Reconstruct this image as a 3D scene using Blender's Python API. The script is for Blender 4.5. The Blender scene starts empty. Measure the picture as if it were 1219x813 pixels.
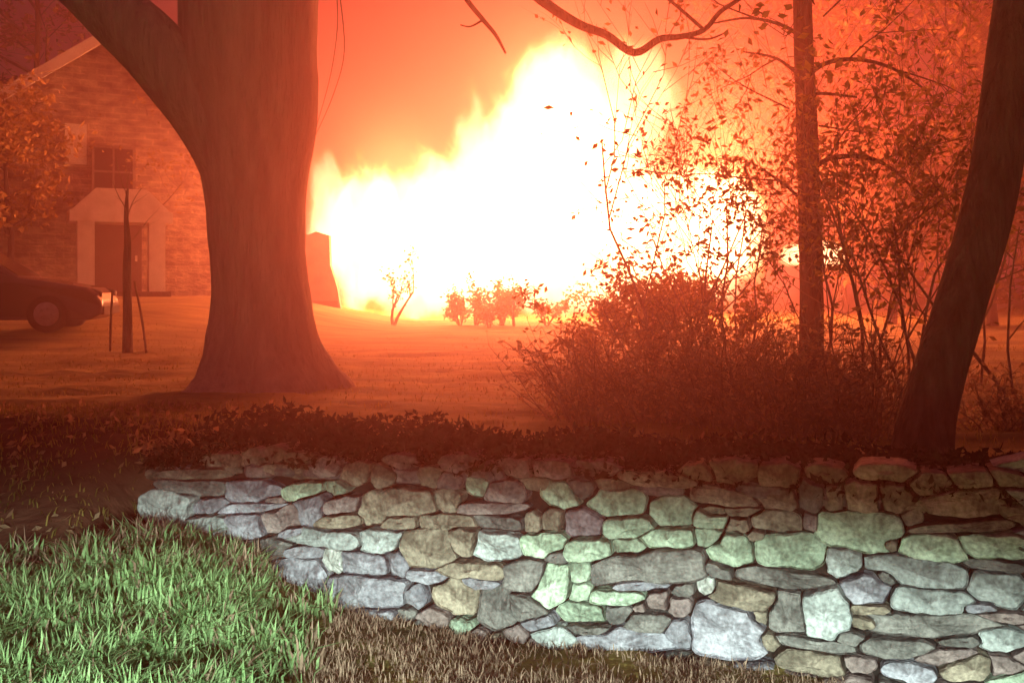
import bpy, math, random
import numpy as np
from mathutils import Vector, noise as mnoise

S = bpy.context.scene
COL = S.collection
R = math.radians

# ------------------------------------------------------------------ camera
CAM_Z = 1.72
F = 1200.0                       # focal length in photo pixels
HX, HY = 609.5, 340.0            # horizon point in photo pixels
cd = bpy.data.cameras.new('camera')
cd.sensor_width = 36.0
cd.lens = 36.0 * F / 1219.0
cd.shift_y = -(406.5 - HY) / 1219.0
cd.clip_start = 0.05
cd.clip_end = 600
cam = bpy.data.objects.new('camera', cd)
COL.objects.link(cam)
cam.location = (0, 0, CAM_Z)
cam.rotation_euler = (R(90), 0, 0)
S.camera = cam

# ------------------------------------------------------------------ night sky: dark, smoke-reddened
w = bpy.data.worlds.new('World')
S.world = w
w.use_nodes = True
wn = w.node_tree.nodes
wl = w.node_tree.links
bg = wn['Background']
wt = wn.new('ShaderNodeTexCoord')
wns = wn.new('ShaderNodeTexNoise')
wns.inputs['Scale'].default_value = 2.2
wns.inputs['Detail'].default_value = 4
wr = wn.new('ShaderNodeValToRGB')
wr.color_ramp.elements[0].position = 0.3
wr.color_ramp.elements[0].color = (0.50, 0.15, 0.17, 1)
wr.color_ramp.elements[1].position = 0.75
wr.color_ramp.elements[1].color = (0.70, 0.20, 0.22, 1)
wl.new(wt.outputs['Generated'], wns.inputs['Vector'])
wl.new(wns.outputs['Fac'], wr.inputs['Fac'])
wl.new(wr.outputs['Color'], bg.inputs['Color'])
bg.inputs['Strength'].default_value = 0.34

S.view_settings.view_transform = 'Standard'
S.view_settings.look = 'None'
S.view_settings.gamma = 1
S.view_settings.exposure = 0.0
S.view_settings.use_curve_mapping = False
cy = S.cycles
cy.use_denoising = True
cy.volume_bounces = 0
cy.max_bounces = 5
cy.diffuse_bounces = 2
cy.sample_clamp_indirect = 3.0
cy.sample_clamp_direct = 0.0
cy.volume_step_rate = 1.0
cy.volume_max_steps = 256
cy.caustics_reflective = False
cy.caustics_refractive = False

# the fire's own light, sitting inside the flames
FIRE_COL = (1.0, 0.165, 0.038)
FIRE_W = 44000
for nm, loc, k in (('fire_light', (-3.6, 31.5, 5.0), 0.24), ('fire_light', (1.4, 32.5, 7.5), 0.38), ('fire_light', (6.4, 31.5, 5.5), 0.38)):
    ld = bpy.data.lights.new(nm, 'POINT')
    ld.energy = FIRE_W * k
    ld.color = FIRE_COL
    ld.shadow_soft_size = 1.6
    lo = bpy.data.objects.new(nm, ld)
    lo.location = loc
    COL.objects.link(lo)

# low-beam headlamps of the vehicle the picture is taken beside
BEAM_W = 3700
for hx in (-1.3, 0.25):
    ld = bpy.data.lights.new('headlamp_beam', 'SPOT')
    ld.energy = BEAM_W
    ld.color = (0.80, 1.0, 0.86)
    ld.spot_size = R(130)
    ld.spot_blend = 0.115
    ld.shadow_soft_size = 0.09
    lo = bpy.data.objects.new('headlamp_beam', ld)
    lo.location = (hx, -2.2, 0.95)
    lo.rotation_euler = (R(90 - 65 - 0.75), 0, 0)
    COL.objects.link(lo)


def P(px, py, d):
    """world point on the photo ray of pixel (px,py) at depth d"""
    return Vector(((px - HX) / F * d, d, CAM_Z + (HY - py) / F * d))


# ------------------------------------------------------------------ helpers
def new_mat(name):
    m = bpy.data.materials.new(name)
    m.use_nodes = True
    return m


def noise_mat(name, c1, c2, scale=5.0, detail=6, rough=0.85, bump=0.3, bscale=None, spec=0.3, stretch=None, rnd=0.0, lo=0.3, hi=0.7, bdist=0.05):
    m = new_mat(name)
    n, l = m.node_tree.nodes, m.node_tree.links
    b = n['Principled BSDF']
    b.inputs['Roughness'].default_value = rough
    b.inputs['Specular IOR Level'].default_value = spec
    tc = n.new('ShaderNodeTexCoord')
    src = tc.outputs['Object']
    if stretch:
        mp = n.new('ShaderNodeMapping')
        mp.inputs['Scale'].default_value = stretch
        l.new(src, mp.inputs['Vector'])
        src = mp.outputs['Vector']
    t = n.new('ShaderNodeTexNoise')
    t.inputs['Scale'].default_value = scale
    t.inputs['Detail'].default_value = detail
    l.new(src, t.inputs['Vector'])
    r = n.new('ShaderNodeValToRGB')
    r.color_ramp.elements[0].position = lo
    r.color_ramp.elements[1].position = hi
    r.color_ramp.elements[0].color = (*c1, 1)
    r.color_ramp.elements[1].color = (*c2, 1)
    l.new(t.outputs['Fac'], r.inputs['Fac'])
    col = r.outputs['Color']
    if rnd:
        oi = n.new('ShaderNodeObjectInfo')
        hs = n.new('ShaderNodeHueSaturation')
        mr = n.new('ShaderNodeMapRange')
        mr.inputs['To Min'].default_value = 1 - rnd
        mr.inputs['To Max'].default_value = 1 + rnd
        l.new(oi.outputs['Random'], mr.inputs['Value'])
        l.new(mr.outputs['Result'], hs.inputs['Value'])
        l.new(col, hs.inputs['Color'])
        col = hs.outputs['Color']
    l.new(col, b.inputs['Base Color'])
    if bump:
        t2 = n.new('ShaderNodeTexNoise')
        t2.inputs['Scale'].default_value = bscale or scale * 4
        t2.inputs['Detail'].default_value = 8
        l.new(src, t2.inputs['Vector'])
        bp = n.new('ShaderNodeBump')
        bp.inputs['Strength'].default_value = bump
        bp.inputs['Distance'].default_value = bdist
        l.new(t2.outputs['Fac'], bp.inputs['Height'])
        l.new(bp.outputs['Normal'], b.inputs['Normal'])
    return m


def leaf_mat(name, c1, c2, trans=0.35):
    m = new_mat(name)
    n, l = m.node_tree.nodes, m.node_tree.links
    out = n['Material Output']
    n.remove(n['Principled BSDF'])
    tc = n.new('ShaderNodeTexCoord')
    t = n.new('ShaderNodeTexNoise')
    t.inputs['Scale'].default_value = 9
    l.new(tc.outputs['Object'], t.inputs['Vector'])
    r = n.new('ShaderNodeValToRGB')
    r.color_ramp.elements[0].position = 0.35
    r.color_ramp.elements[1].position = 0.65
    r.color_ramp.elements[0].color = (*c1, 1)
    r.color_ramp.elements[1].color = (*c2, 1)
    l.new(t.outputs['Fac'], r.inputs['Fac'])
    d = n.new('ShaderNodeBsdfDiffuse')
    tr = n.new('ShaderNodeBsdfTranslucent')
    mx = n.new('ShaderNodeMixShader')
    mx.inputs['Fac'].default_value = trans
    l.new(r.outputs['Color'], d.inputs['Color'])
    l.new(r.outputs['Color'], tr.inputs['Color'])
    l.new(d.outputs[0], mx.inputs[1])
    l.new(tr.outputs[0], mx.inputs[2])
    l.new(mx.outputs[0], out.inputs['Surface'])
    return m


def mk(name, V, Fc, mat, parent=None, smooth=True, origin=None):
    me = bpy.data.meshes.new(name)
    if origin is not None:
        V = [(v[0] - origin[0], v[1] - origin[1], v[2] - origin[2]) for v in V]
    me.from_pydata([tuple(v) for v in V], [], Fc)
    me.update()
    if smooth:
        me.polygons.foreach_set('use_smooth', [True] * len(me.polygons))
    if mat:
        me.materials.append(mat)
    o = bpy.data.objects.new(name, me)
    if origin is not None:
        o.location = origin
    COL.objects.link(o)
    if parent:
        o.parent = parent
    return o


def thing(name, label, cat, loc=(0, 0, 0), rz=0, group=None):
    o = bpy.data.objects.new(name, None)
    COL.objects.link(o)
    o.empty_display_size = 0.2
    o.location = loc
    o.rotation_euler = (0, 0, rz)
    o['label'] = label
    o['category'] = cat
    if group:
        o['group'] = group
    return o


def tag(o, label=None, cat=None, group=None, kind=None):
    if label: o['label'] = label
    if cat: o['category'] = cat
    if group: o['group'] = group
    if kind: o['kind'] = kind
    return o


class MB:
    def __init__(self):
        self.V, self.F = [], []

    def box(self, c, s, rz=0.0):
        cx, cy_, cz = c
        a, b, h = s[0] / 2, s[1] / 2, s[2] / 2
        ca, sa = math.cos(rz), math.sin(rz)
        i = len(self.V)
        for dz in (-h, h):
            for dx, dy in ((-a, -b), (a, -b), (a, b), (-a, b)):
                self.V.append((cx + dx * ca - dy * sa, cy_ + dx * sa + dy * ca, cz + dz))
        self.F += [[i + k for k in f] for f in ((3, 2, 1, 0), (4, 5, 6, 7), (0, 1, 5, 4), (1, 2, 6, 5), (2, 3, 7, 6), (3, 0, 4, 7))]
        return self

    def prism(self, poly, y0, y1):
        """polygon in x,z extruded along y"""
        i, n = len(self.V), len(poly)
        for y in (y0, y1):
            self.V += [(p[0], y, p[1]) for p in poly]
        self.F.append([i + k for k in range(n)])
        self.F.append([i + n + k for k in reversed(range(n))])
        for k in range(n):
            j = (k + 1) % n
            self.F.append([i + k, i + n + k, i + n + j, i + j])
        return self

    def tube(self, pts, rad, sides=8, cap=True, wob=0.0, rng=None, ell=None):
        pts = [Vector(p) for p in pts]
        n = len(pts)
        i0 = len(self.V)
        up = None
        for k in range(n):
            t = (pts[min(k + 1, n - 1)] - pts[max(k - 1, 0)])
            if t.length < 1e-6: t = Vector((0, 0, 1))
            t.normalize()
            if up is None:
                ref = Vector((1, 0, 0)) if abs(t.x) < 0.9 else Vector((0, 1, 0))
                u = (ref - t * ref.dot(t)).normalized()
            else:
                u = (up - t * up.dot(t)).normalized()
            up = u
            v = t.cross(u)
            r = rad[k] if not callable(rad) else rad(k / (n - 1))
            for s in range(sides):
                a = 2 * math.pi * s / sides
                rr = r
                if wob:
                    q = pts[k] * 1.7 + Vector((math.cos(a), math.sin(a), 0)) * 1.3
                    rr *= 1 + wob * mnoise.noise(q)
                if ell: rr *= ell(k, a)
                self.V.append(tuple(pts[k] + u * (math.cos(a) * rr) + v * (math.sin(a) * rr)))
        for k in range(n - 1):
            for s in range(sides):
                a = i0 + k * sides + s
                b = i0 + k * sides + (s + 1) % sides
                self.F.append([a, b, b + sides, a + sides])
        if cap:
            self.F.append([i0 + s for s in reversed(range(sides))])
            self.F.append([i0 + (n - 1) * sides + s for s in range(sides)])
        return self

    def leaf(self, p, size, rng, droop=0.0):
        d = Vector((rng.gauss(0, 1), rng.gauss(0, 1), rng.gauss(0, .8) - droop)).normalized()
        e = Vector((rng.gauss(0, 1), rng.gauss(0, 1), rng.gauss(0, 1)))
        e = (e - d * e.dot(d)).normalized()
        nrm = d.cross(e)
        p = Vector(p)
        L, W = size * rng.uniform(.7, 1.3), size * rng.uniform(.35, .6)
        i = len(self.V)
        self.V += [tuple(p), tuple(p + d * L * .5 + e * W * .5 + nrm * W * .18), tuple(p + d * L), tuple(p + d * L * .5 - e * W * .5 + nrm * W * .18)]
        self.F.append([i, i + 1, i + 2])
        self.F.append([i, i + 2, i + 3])
        return self

    def blade(self, p, h, wd, az, lean):
        p = Vector(p)
        d = Vector((math.cos(az), math.sin(az), 0))
        s = Vector((-math.sin(az), math.cos(az), 0)) * wd * .5
        i = len(self.V)
        a = p + d * lean * h * .3 + Vector((0, 0, h * .55))
        t = p + d * lean * h + Vector((0, 0, h * (1 - .35 * lean)))
        self.V += [tuple(p - s), tuple(p + s), tuple(a + s * .8), tuple(a - s * .8), tuple(t)]
        self.F.append([i, i + 1, i + 2, i + 3])
        self.F.append([i + 3, i + 2, i + 4])
        return self

    def build(self, name, mat, parent=None, smooth=True, origin=None):
        return mk(name, self.V, self.F, mat, parent, smooth, origin)


def sstep(a, b, x):
    t = np.clip((x - a) / (b - a), 0, 1)
    return t * t * (3 - 2 * t)


# ------------------------------------------------------------------ materials
M_lawn = noise_mat('lawn_grass_soil', (0.07, 0.062, 0.017), (0.32, 0.26, 0.075), scale=1.3, detail=9, rough=.95, bump=.9, bscale=7, bdist=.05, stretch=(.5, 1.3, 1))
M_soil = noise_mat('dark_soil', (0.020, 0.014, 0.010), (0.06, 0.042, 0.03), scale=3, rough=1, bump=.6)
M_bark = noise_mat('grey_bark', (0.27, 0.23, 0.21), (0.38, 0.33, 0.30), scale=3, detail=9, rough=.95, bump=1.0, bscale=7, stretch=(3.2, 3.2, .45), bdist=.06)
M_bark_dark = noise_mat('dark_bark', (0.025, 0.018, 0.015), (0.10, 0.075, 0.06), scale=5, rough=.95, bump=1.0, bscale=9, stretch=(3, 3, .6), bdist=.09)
M_twig = noise_mat('twig_bark', (0.10, 0.075, 0.055), (0.24, 0.18, 0.14), scale=6, rough=.9, bump=0)
M_leaf = leaf_mat('brown_green_leaf', (0.16, 0.12, 0.045), (0.40, 0.29, 0.11), .62)
M_leaf2 = leaf_mat('autumn_leaf', (0.15, 0.10, 0.035), (0.36, 0.24, 0.10), .45)
M_yellow = leaf_mat('yellow_autumn_leaf', (0.22, 0.15, 0.05), (0.48, 0.34, 0.13), .4)
M_dead = leaf_mat('dead_leaf', (0.20, 0.14, 0.085), (0.46, 0.32, 0.20), .55)
M_grass = leaf_mat('green_grass', (0.17, 0.29, 0.115), (0.36, 0.53, 0.25), .3)
M_straw = leaf_mat('dry_grass', (0.25, 0.165, 0.12), (0.44, 0.31, 0.23), .3)
M_lawnblade = leaf_mat('lawn_blade', (0.15, 0.13, 0.035), (0.34, 0.28, 0.085), .4)

def add_soil_shade(m):
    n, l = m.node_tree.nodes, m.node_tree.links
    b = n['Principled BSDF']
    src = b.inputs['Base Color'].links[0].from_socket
    a = n.new('ShaderNodeAttribute'); a.attribute_name = 'soil_and_shade'
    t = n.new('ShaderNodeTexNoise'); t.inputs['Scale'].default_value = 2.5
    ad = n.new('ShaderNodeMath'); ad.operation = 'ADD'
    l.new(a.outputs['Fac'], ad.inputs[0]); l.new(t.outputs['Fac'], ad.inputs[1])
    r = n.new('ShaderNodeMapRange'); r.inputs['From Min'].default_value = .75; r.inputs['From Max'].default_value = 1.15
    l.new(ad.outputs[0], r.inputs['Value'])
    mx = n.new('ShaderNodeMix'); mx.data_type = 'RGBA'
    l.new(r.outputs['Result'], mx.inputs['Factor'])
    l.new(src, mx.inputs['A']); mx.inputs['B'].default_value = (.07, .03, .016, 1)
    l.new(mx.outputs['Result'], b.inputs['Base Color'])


add_soil_shade(M_lawn)
# ------------------------------------------------------------------ terrain
WL = Vector((-2.12, 5.72))      # left end of the wall's front face
WR = Vector((2.15, 4.12))
wu = (WR - WL).normalized()      # along the wall
wnrm = Vector((-wu.y, wu.x))     # towards the lawn
if wnrm.y < 0: wnrm = -wnrm


def ground_z(x, y):
    x = np.asarray(x, float)
    y = np.asarray(y, float)
    u = (x - WL.x) * wu.x + (y - WL.y) * wu.y
    s = (x - WL.x) * wnrm.x + (y - WL.y) * wnrm.y
    front = 0.0 + 0.17 * sstep(-0.9, -1.9, x) + 0.05 * np.sin(x * 2.1 + 1) * np.cos(y * 1.7) - 0.06 * sstep(-2, -8, s)
    front = front + 0.15 * np.exp(-((x + 1.95) / .75) ** 2 - ((y - 5.15) / .55) ** 2)
    # behind the wall: lawn
    lawn = 0.70 + 0.72 * sstep(14, 25, y) * sstep(-2.5, -7.5, x) + 0.10 * sstep(0.0, 1.2, s) * np.exp(-((s - .7) / .8) ** 2)
    lawn = lawn + 0.03 * np.sin(x * .9) * np.sin(y * .55)
    stepw = sstep(0.16, 0.34, s)
    bank = sstep(-0.95, 0.30, s)
    k = sstep(-0.35, 0.12, u)
    m = bank * (1 - k) + stepw * k
    return front * (1 - m) + lawn * m


def grid_axis(spans):
    out = []
    for a, b, st in spans:
        n = max(1, int(round((b - a) / st)))
        out += list(np.linspace(a, b, n, endpoint=False))
    out.append(spans[-1][1])
    return np.array(out)


gx = grid_axis([(-85, -20, 5), (-20, -6, .7), (-6, 6, .06), (6, 20, .7), (20, 85, 5)])
gy = grid_axis([(-25, -4, 3), (-4, 2, .5), (2, 9, .06), (9, 16, .2), (16, 45, .8), (45, 145, 8)])
GX, GY = np.meshgrid(gx, gy)
GZ = ground_z(GX, GY)
rngn = np.random.default_rng(4)
near = (np.abs(GX) < 6) & (GY > 2) & (GY < 16)
bumpf = np.array([mnoise.noise(Vector((a * 3.0, b * 3.0, 0))) * .03 + mnoise.noise(Vector((a * 9, b * 9, 3))) * .012 for a, b in zip(GX.ravel(), GY.ravel())]).reshape(GX.shape)
GZ = GZ + bumpf * near
streak = np.array([mnoise.noise(Vector((a * .45, b * 1.5, 8))) * .06 for a, b in zip(GX.ravel(), GY.ravel())]).reshape(GX.shape)
GZ = GZ + streak * sstep(7.0, 9.0, GY) * sstep(32, 26, GY)
ny, nx = GX.shape
Vg = np.stack([GX, GY, GZ], -1).reshape(-1, 3)
idx = np.arange(nx * ny).reshape(ny, nx)
Fg = np.stack([idx[:-1, :-1], idx[:-1, 1:], idx[1:, 1:], idx[1:, :-1]], -1).reshape(-1, 4)
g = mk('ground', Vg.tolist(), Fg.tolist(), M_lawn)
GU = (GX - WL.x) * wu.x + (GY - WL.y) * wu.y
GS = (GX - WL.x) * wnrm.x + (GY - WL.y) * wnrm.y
soil_and_shade = sstep(.5, -.2, GU) * sstep(-1.3, -.5, GS) * sstep(1.5, .7, GS)
soil_and_shade = np.maximum(soil_and_shade, sstep(1.6, 1.0, GS) * sstep(-.3, 0, GU) * sstep(0, .2, GS))  # band behind the wall: shade painted in as darker ground colour
at = g.data.attributes.new('soil_and_shade', 'FLOAT', 'POINT')
at.data.foreach_set('value', soil_and_shade.ravel().astype('f'))
tag(g, kind='structure')


def gz(x, y):
    return float(ground_z(x, y))


# ------------------------------------------------------------------ dry stone wall
STONES = """226 566 64 10 3 T|228 581 70 16 0 K|195 607 48 36 0 B|240 605 44 16 15 L|240 628 54 22 0 B|229 655 52 30 0 L|245 680 80 18 -2 B|272 660 34 26 0 L
295 588 56 22 0 L|298 605 66 10 8 L|287 628 38 30 0 L|332 619 52 24 20 P|308 655 54 20 3 K|308 677 42 14 0 L|335 562 66 12 -8 T|305 546 44 20 10 T|356 585 38 18 15 G|366 606 30 30 15 L
388 558 26 22 0 P|397 581 24 16 0 G|384 641 92 16 0 B|355 660 40 11 2 L|355 690 62 36 0 L|430 705 100 34 2 L|394 671 24 32 -10 W|436 672 62 24 0 L|402 603 44 16 15 P|402 621 44 12 5 T
452 645 46 30 10 B|420 565 40 22 15 T|452 567 24 24 0 T|480 599 56 26 3 T|440 610 26 36 0 T|509 569 26 22 0 T|529 595 26 26 0 T|565 579 28 24 20 G|597 588 40 28 0 P|580 606 64 12 5 P
520 624 80 14 5 T|500 656 58 42 8 T|547 643 30 32 -10 T|589 653 56 28 0 B|590 624 54 14 0 K|560 681 80 16 0 T|505 686 50 16 0 L|543 712 44 40 -15 T|590 725 44 44 0 K|490 712 22 24 0 L
517 738 30 24 10 P|452 735 56 22 0 L|550 750 28 28 0 G|665 590 38 26 -10 G|729 600 60 32 0 G|631 625 20 22 0 T|655 622 20 24 0 T|690 627 40 30 0 M|746 630 54 22 8 G|744 653 38 18 5 G
697 657 54 24 8 G|798 614 46 32 0 G|795 642 64 20 6 G|841 640 32 22 8 G|845 621 40 18 0 G|643 652 50 28 10 G|770 678 122 36 10 K|625 685 48 34 20 K|655 698 32 46 -20 G|689 682 22 22 0 G
689 707 24 22 0 G|727 713 56 16 3 G|690 733 58 26 3 G|732 733 34 22 10 K|625 725 48 30 -15 K|660 766 56 36 -5 B|613 762 34 34 0 P|740 766 104 28 0 L|770 742 48 20 5 K|782 717 22 24 0 P
760 724 16 12 0 P|808 725 28 22 0 P|808 755 28 28 0 L|813 703 24 16 20 K|840 698 22 18 0 W|780 572 92 14 0 T|862 595 66 20 -15 T|870 566 56 26 0 T|925 595 42 22 0 T|925 568 44 24 0 T
878 626 28 20 0 T|921 624 60 24 0 T|963 625 18 18 0 P|870 660 52 38 10 G|933 659 74 42 0 G|855 680 34 16 -15 K|925 691 110 20 -4 K|890 713 80 28 -10 T|866 752 78 56 0 L|935 735 50 46 20 K
982 732 50 54 0 B|972 767 100 13 -2 K|970 790 66 28 0 T|915 765 20 18 0 T|1020 790 36 20 0 P|1026 637 88 42 -3 G|1086 619 22 22 0 T|1004 671 38 32 25 B|1107 655 74 26 3 G|1150 630 130 9 8 T
1170 600 110 26 8 T|1190 653 84 26 3 G|1092 683 106 30 -5 B|1032 705 52 32 0 L|1108 718 92 30 5 B|1200 705 80 38 -5 B|1195 678 74 12 0 K|1105 745 150 26 6 K|1200 765 80 28 -3 B|1200 737 70 14 0 P
1036 728 46 12 5 T|1060 773 80 20 8 K|1125 783 60 18 15 P|1160 797 60 22 15 T|1083 803 48 22 0 L|1200 797 50 26 0 P|993 595 20 36 0 T|1025 595 44 34 0 T|1065 595 36 30 0 T|965 590 26 36 0 K
650 560 60 18 0 P|704 562 50 18 0 P|613 558 46 18 0 P|545 553 40 18 0 P|470 552 30 16 0 P|1110 580 50 24 0 T|725 578 40 14 0 T|260 550 40 14 4 T|355 548 34 14 0 T|690 585 30 22 0 K
575 562 40 20 0 P|530 575 26 18 0 P|850 612 26 14 0 T|1160 575 60 20 5 T|1210 572 60 22 5 T|1240 620 60 30 0 T|830 566 40 20 0 T|980 568 40 18 0 T|1055 566 60 20 0 T|880 610 40 16 0 T
475 625 50 14 8 T|320 597 26 10 0 P|345 636 30 10 10 L|470 672 26 30 0 L|480 735 20 20 0 K|570 695 40 14 0 L|640 742 36 20 10 L|660 663 30 14 0 K|700 750 50 14 0 K|760 697 60 12 5 L
905 735 24 24 0 T|900 640 20 12 0 T|1055 690 20 20 0 K|1010 760 30 16 0 K|1060 650 20 16 0 T|1075 735 30 12 0 K|1165 725 40 14 5 L|1150 765 50 14 10 K|1240 690 40 30 0 L|1030 745 30 14 0 T"""
cmap = {
    'G': ((0.29, 0.38, 0.29), (0.44, 0.53, 0.41)),   # pale green
    'B': ((0.28, 0.315, 0.32), (0.42, 0.45, 0.45)),
    'L': ((0.20, 0.20, 0.24), (0.35, 0.345, 0.395)),
    'T': ((0.18, 0.155, 0.12), (0.33, 0.28, 0.22)),
    'P': ((0.20, 0.155, 0.155), (0.33, 0.26, 0.25)),
    'K': ((0.12, 0.12, 0.118), (0.22, 0.21, 0.20)),
    'W': ((0.50, 0.52, 0.50), (0.62, 0.62, 0.60)),
    'M': ((0.20, 0.15, 0.17), (0.28, 0.22, 0.24)),
}


def stone_mat(name, c1, c2):
    m = noise_mat(name, c1, c2, scale=7, detail=12, rough=.9, bump=1.0, bscale=16, rnd=.26, lo=.36, hi=.64, bdist=.035)
    n, l = m.node_tree.nodes, m.node_tree.links
    b = n['Principled BSDF']
    src = b.inputs['Base Color'].links[0].from_socket
    tc = n.new('ShaderNodeTexCoord')
    t = n.new('ShaderNodeTexNoise')
    t.inputs['Scale'].default_value = 7.5
    t.inputs['Detail'].default_value = 12
    t.inputs['Roughness'].default_value = .7
    l.new(tc.outputs['Object'], t.inputs['Vector'])
    r = n.new('ShaderNodeValToRGB')
    r.color_ramp.elements[0].position = .30
    r.color_ramp.elements[0].color = (.26, .23, .20, 1)
    r.color_ramp.elements[1].position = .55
    r.color_ramp.elements[1].color = (1, 1, 1, 1)
    l.new(t.outputs['Fac'], r.inputs['Fac'])
    mx = n.new('ShaderNodeMix')
    mx.data_type = 'RGBA'
    mx.blend_type = 'MULTIPLY'
    mx.inputs['Factor'].default_value = .9
    l.new(src, mx.inputs['A'])
    l.new(r.outputs['Color'], mx.inputs['B'])
    t3 = n.new('ShaderNodeTexNoise')
    t3.inputs['Scale'].default_value = 55
    t3.inputs['Detail'].default_value = 5
    l.new(tc.outputs['Object'], t3.inputs['Vector'])
    r3 = n.new('ShaderNodeMapRange')
    r3.inputs['From Min'].default_value = .3
    r3.inputs['From Max'].default_value = .7
    r3.inputs['To Min'].default_value = .62
    r3.inputs['To Max'].default_value = 1.25
    l.new(t3.outputs['Fac'], r3.inputs['Value'])
    m3 = n.new('ShaderNodeMix')
    m3.data_type = 'RGBA'
    m3.blend_type = 'MULTIPLY'
    m3.inputs['Factor'].default_value = 1.0
    l.new(mx.outputs['Result'], m3.inputs['A'])
    l.new(r3.outputs['Result'], m3.inputs['B'])
    l.new(m3.outputs['Result'], b.inputs['Base Color'])
    return m


SM = {k: stone_mat('stone_' + n_, *cmap[k]) for k, n_ in (('G', 'pale_green'), ('B', 'blue_grey'), ('L', 'lavender_grey'), ('T', 'tan'), ('P', 'rose_grey'), ('K', 'mid_grey'), ('W', 'white'), ('M', 'mauve'))}


def to_wall(px, py):
    dx = (px - HX) / F
    # WL + wu*u = (dx*t, t)
    # dx*t = WL.x+wu.x*u ; t = WL.y+wu.y*u
    u = (dx * WL.y - WL.x) / (wu.x - dx * wu.y)
    t = WL.y + wu.y * u
    return u, CAM_Z + (HY - py) / F * t, t


seeds = []
for tok in STONES.replace('\n', '|').split('|'):
    px, py, pw, ph, an, c = tok.split()
    px, py, pw, ph, an = float(px), float(py), float(pw), float(ph), float(an)
    u0, z0, t = to_wall(px, py)
    u1, _, _ = to_wall(px - pw / 2, py)
    u2, _, _ = to_wall(px + pw / 2, py)
    seeds.append([u0, z0, (u2 - u1) / 2, ph * t / F / 2, R(an), c])
n_photo = len(seeds)
rr = random.Random(11)
# the wall carries on past the right edge of the photo
u_end = to_wall(1215, 700)[0]
uu = u_end + .12
while uu < u_end + 2.3:
    zz = -0.05
    while zz < 0.92:
        h = rr.uniform(.05, .11)
        seeds.append([uu + rr.uniform(-.06, .06), zz + h / 2, rr.uniform(.08, .17), h / 2, R(rr.uniform(-6, 8)), rr.choice('BLTKGP')])
        zz += h + .012
    uu += .26
# footing stones half buried along the base
uu = .02
while uu < u_end + .1:
    seeds.append([uu, -0.05 + .02 * rr.random(), rr.uniform(.07, .13), .055, 0, rr.choice('KLTP')])
    uu += .2
WALL_LEN = u_end + 2.35
SU = np.array([s[:5] for s in seeds])


def norm_to(i_arr, pu, pz):
    du = pu - SU[i_arr, 0]
    dz = pz - SU[i_arr, 1]
    ca, sa = np.cos(SU[i_arr, 4]), np.sin(SU[i_arr, 4])
    a = (du * ca + dz * sa) / SU[i_arr, 2]
    b = (-du * sa + dz * ca) / SU[i_arr, 3]
    return (np.abs(a) ** 2.7 + np.abs(b) ** 2.7) ** (1 / 2.7)


wall = thing('stone_wall', 'dry stone retaining wall of pale green and grey stones, lit white in front, below the lawn', 'stone wall', (WL.x, WL.y, 0), math.atan2(wu.y, wu.x))
# wall-local: x along the wall, -y towards the camera
def angular(rg, tol):
    """straighten a closed outline into a few corners, resampled to the same count"""
    n = len(rg)
    def dp(a, b):
        if b - a < 2: return []
        p, q = rg[a], rg[b % n]
        d = q - p
        ln_ = max(np.hypot(*d), 1e-9)
        seg = np.array([rg[k % n] for k in range(a + 1, b)]) - p
        dist = np.abs(seg[:, 0] * d[1] - seg[:, 1] * d[0]) / ln_
        k = int(np.argmax(dist))
        if dist[k] < tol: return []
        m_ = a + 1 + k
        return dp(a, m_) + [m_] + dp(m_, b)
    far = int(np.argmax(np.hypot(rg[:, 0], rg[:, 1])))
    rg = np.roll(rg, -far, 0)
    opp = int(np.argmax(np.hypot(*(rg - rg[0]).T)))
    ks = [0] + dp(0, opp) + [opp] + dp(opp, n)
    c = rg[ks]
    nxt = np.roll(c, -1, 0)
    el = np.hypot(*(nxt - c).T)
    cum = np.concatenate([[0], np.cumsum(el)])
    out = []
    for t in np.linspace(0, cum[-1], n, endpoint=False):
        e = min(int(np.searchsorted(cum, t, 'right')) - 1, len(c) - 1)
        f_ = (t - cum[e]) / max(el[e], 1e-9)
        out.append(c[e] * (1 - f_) + nxt[e] * f_)
    out = np.array(out)
    return .8 * out + .1 * np.roll(out, 1, 0) + .1 * np.roll(out, -1, 0)


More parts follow.
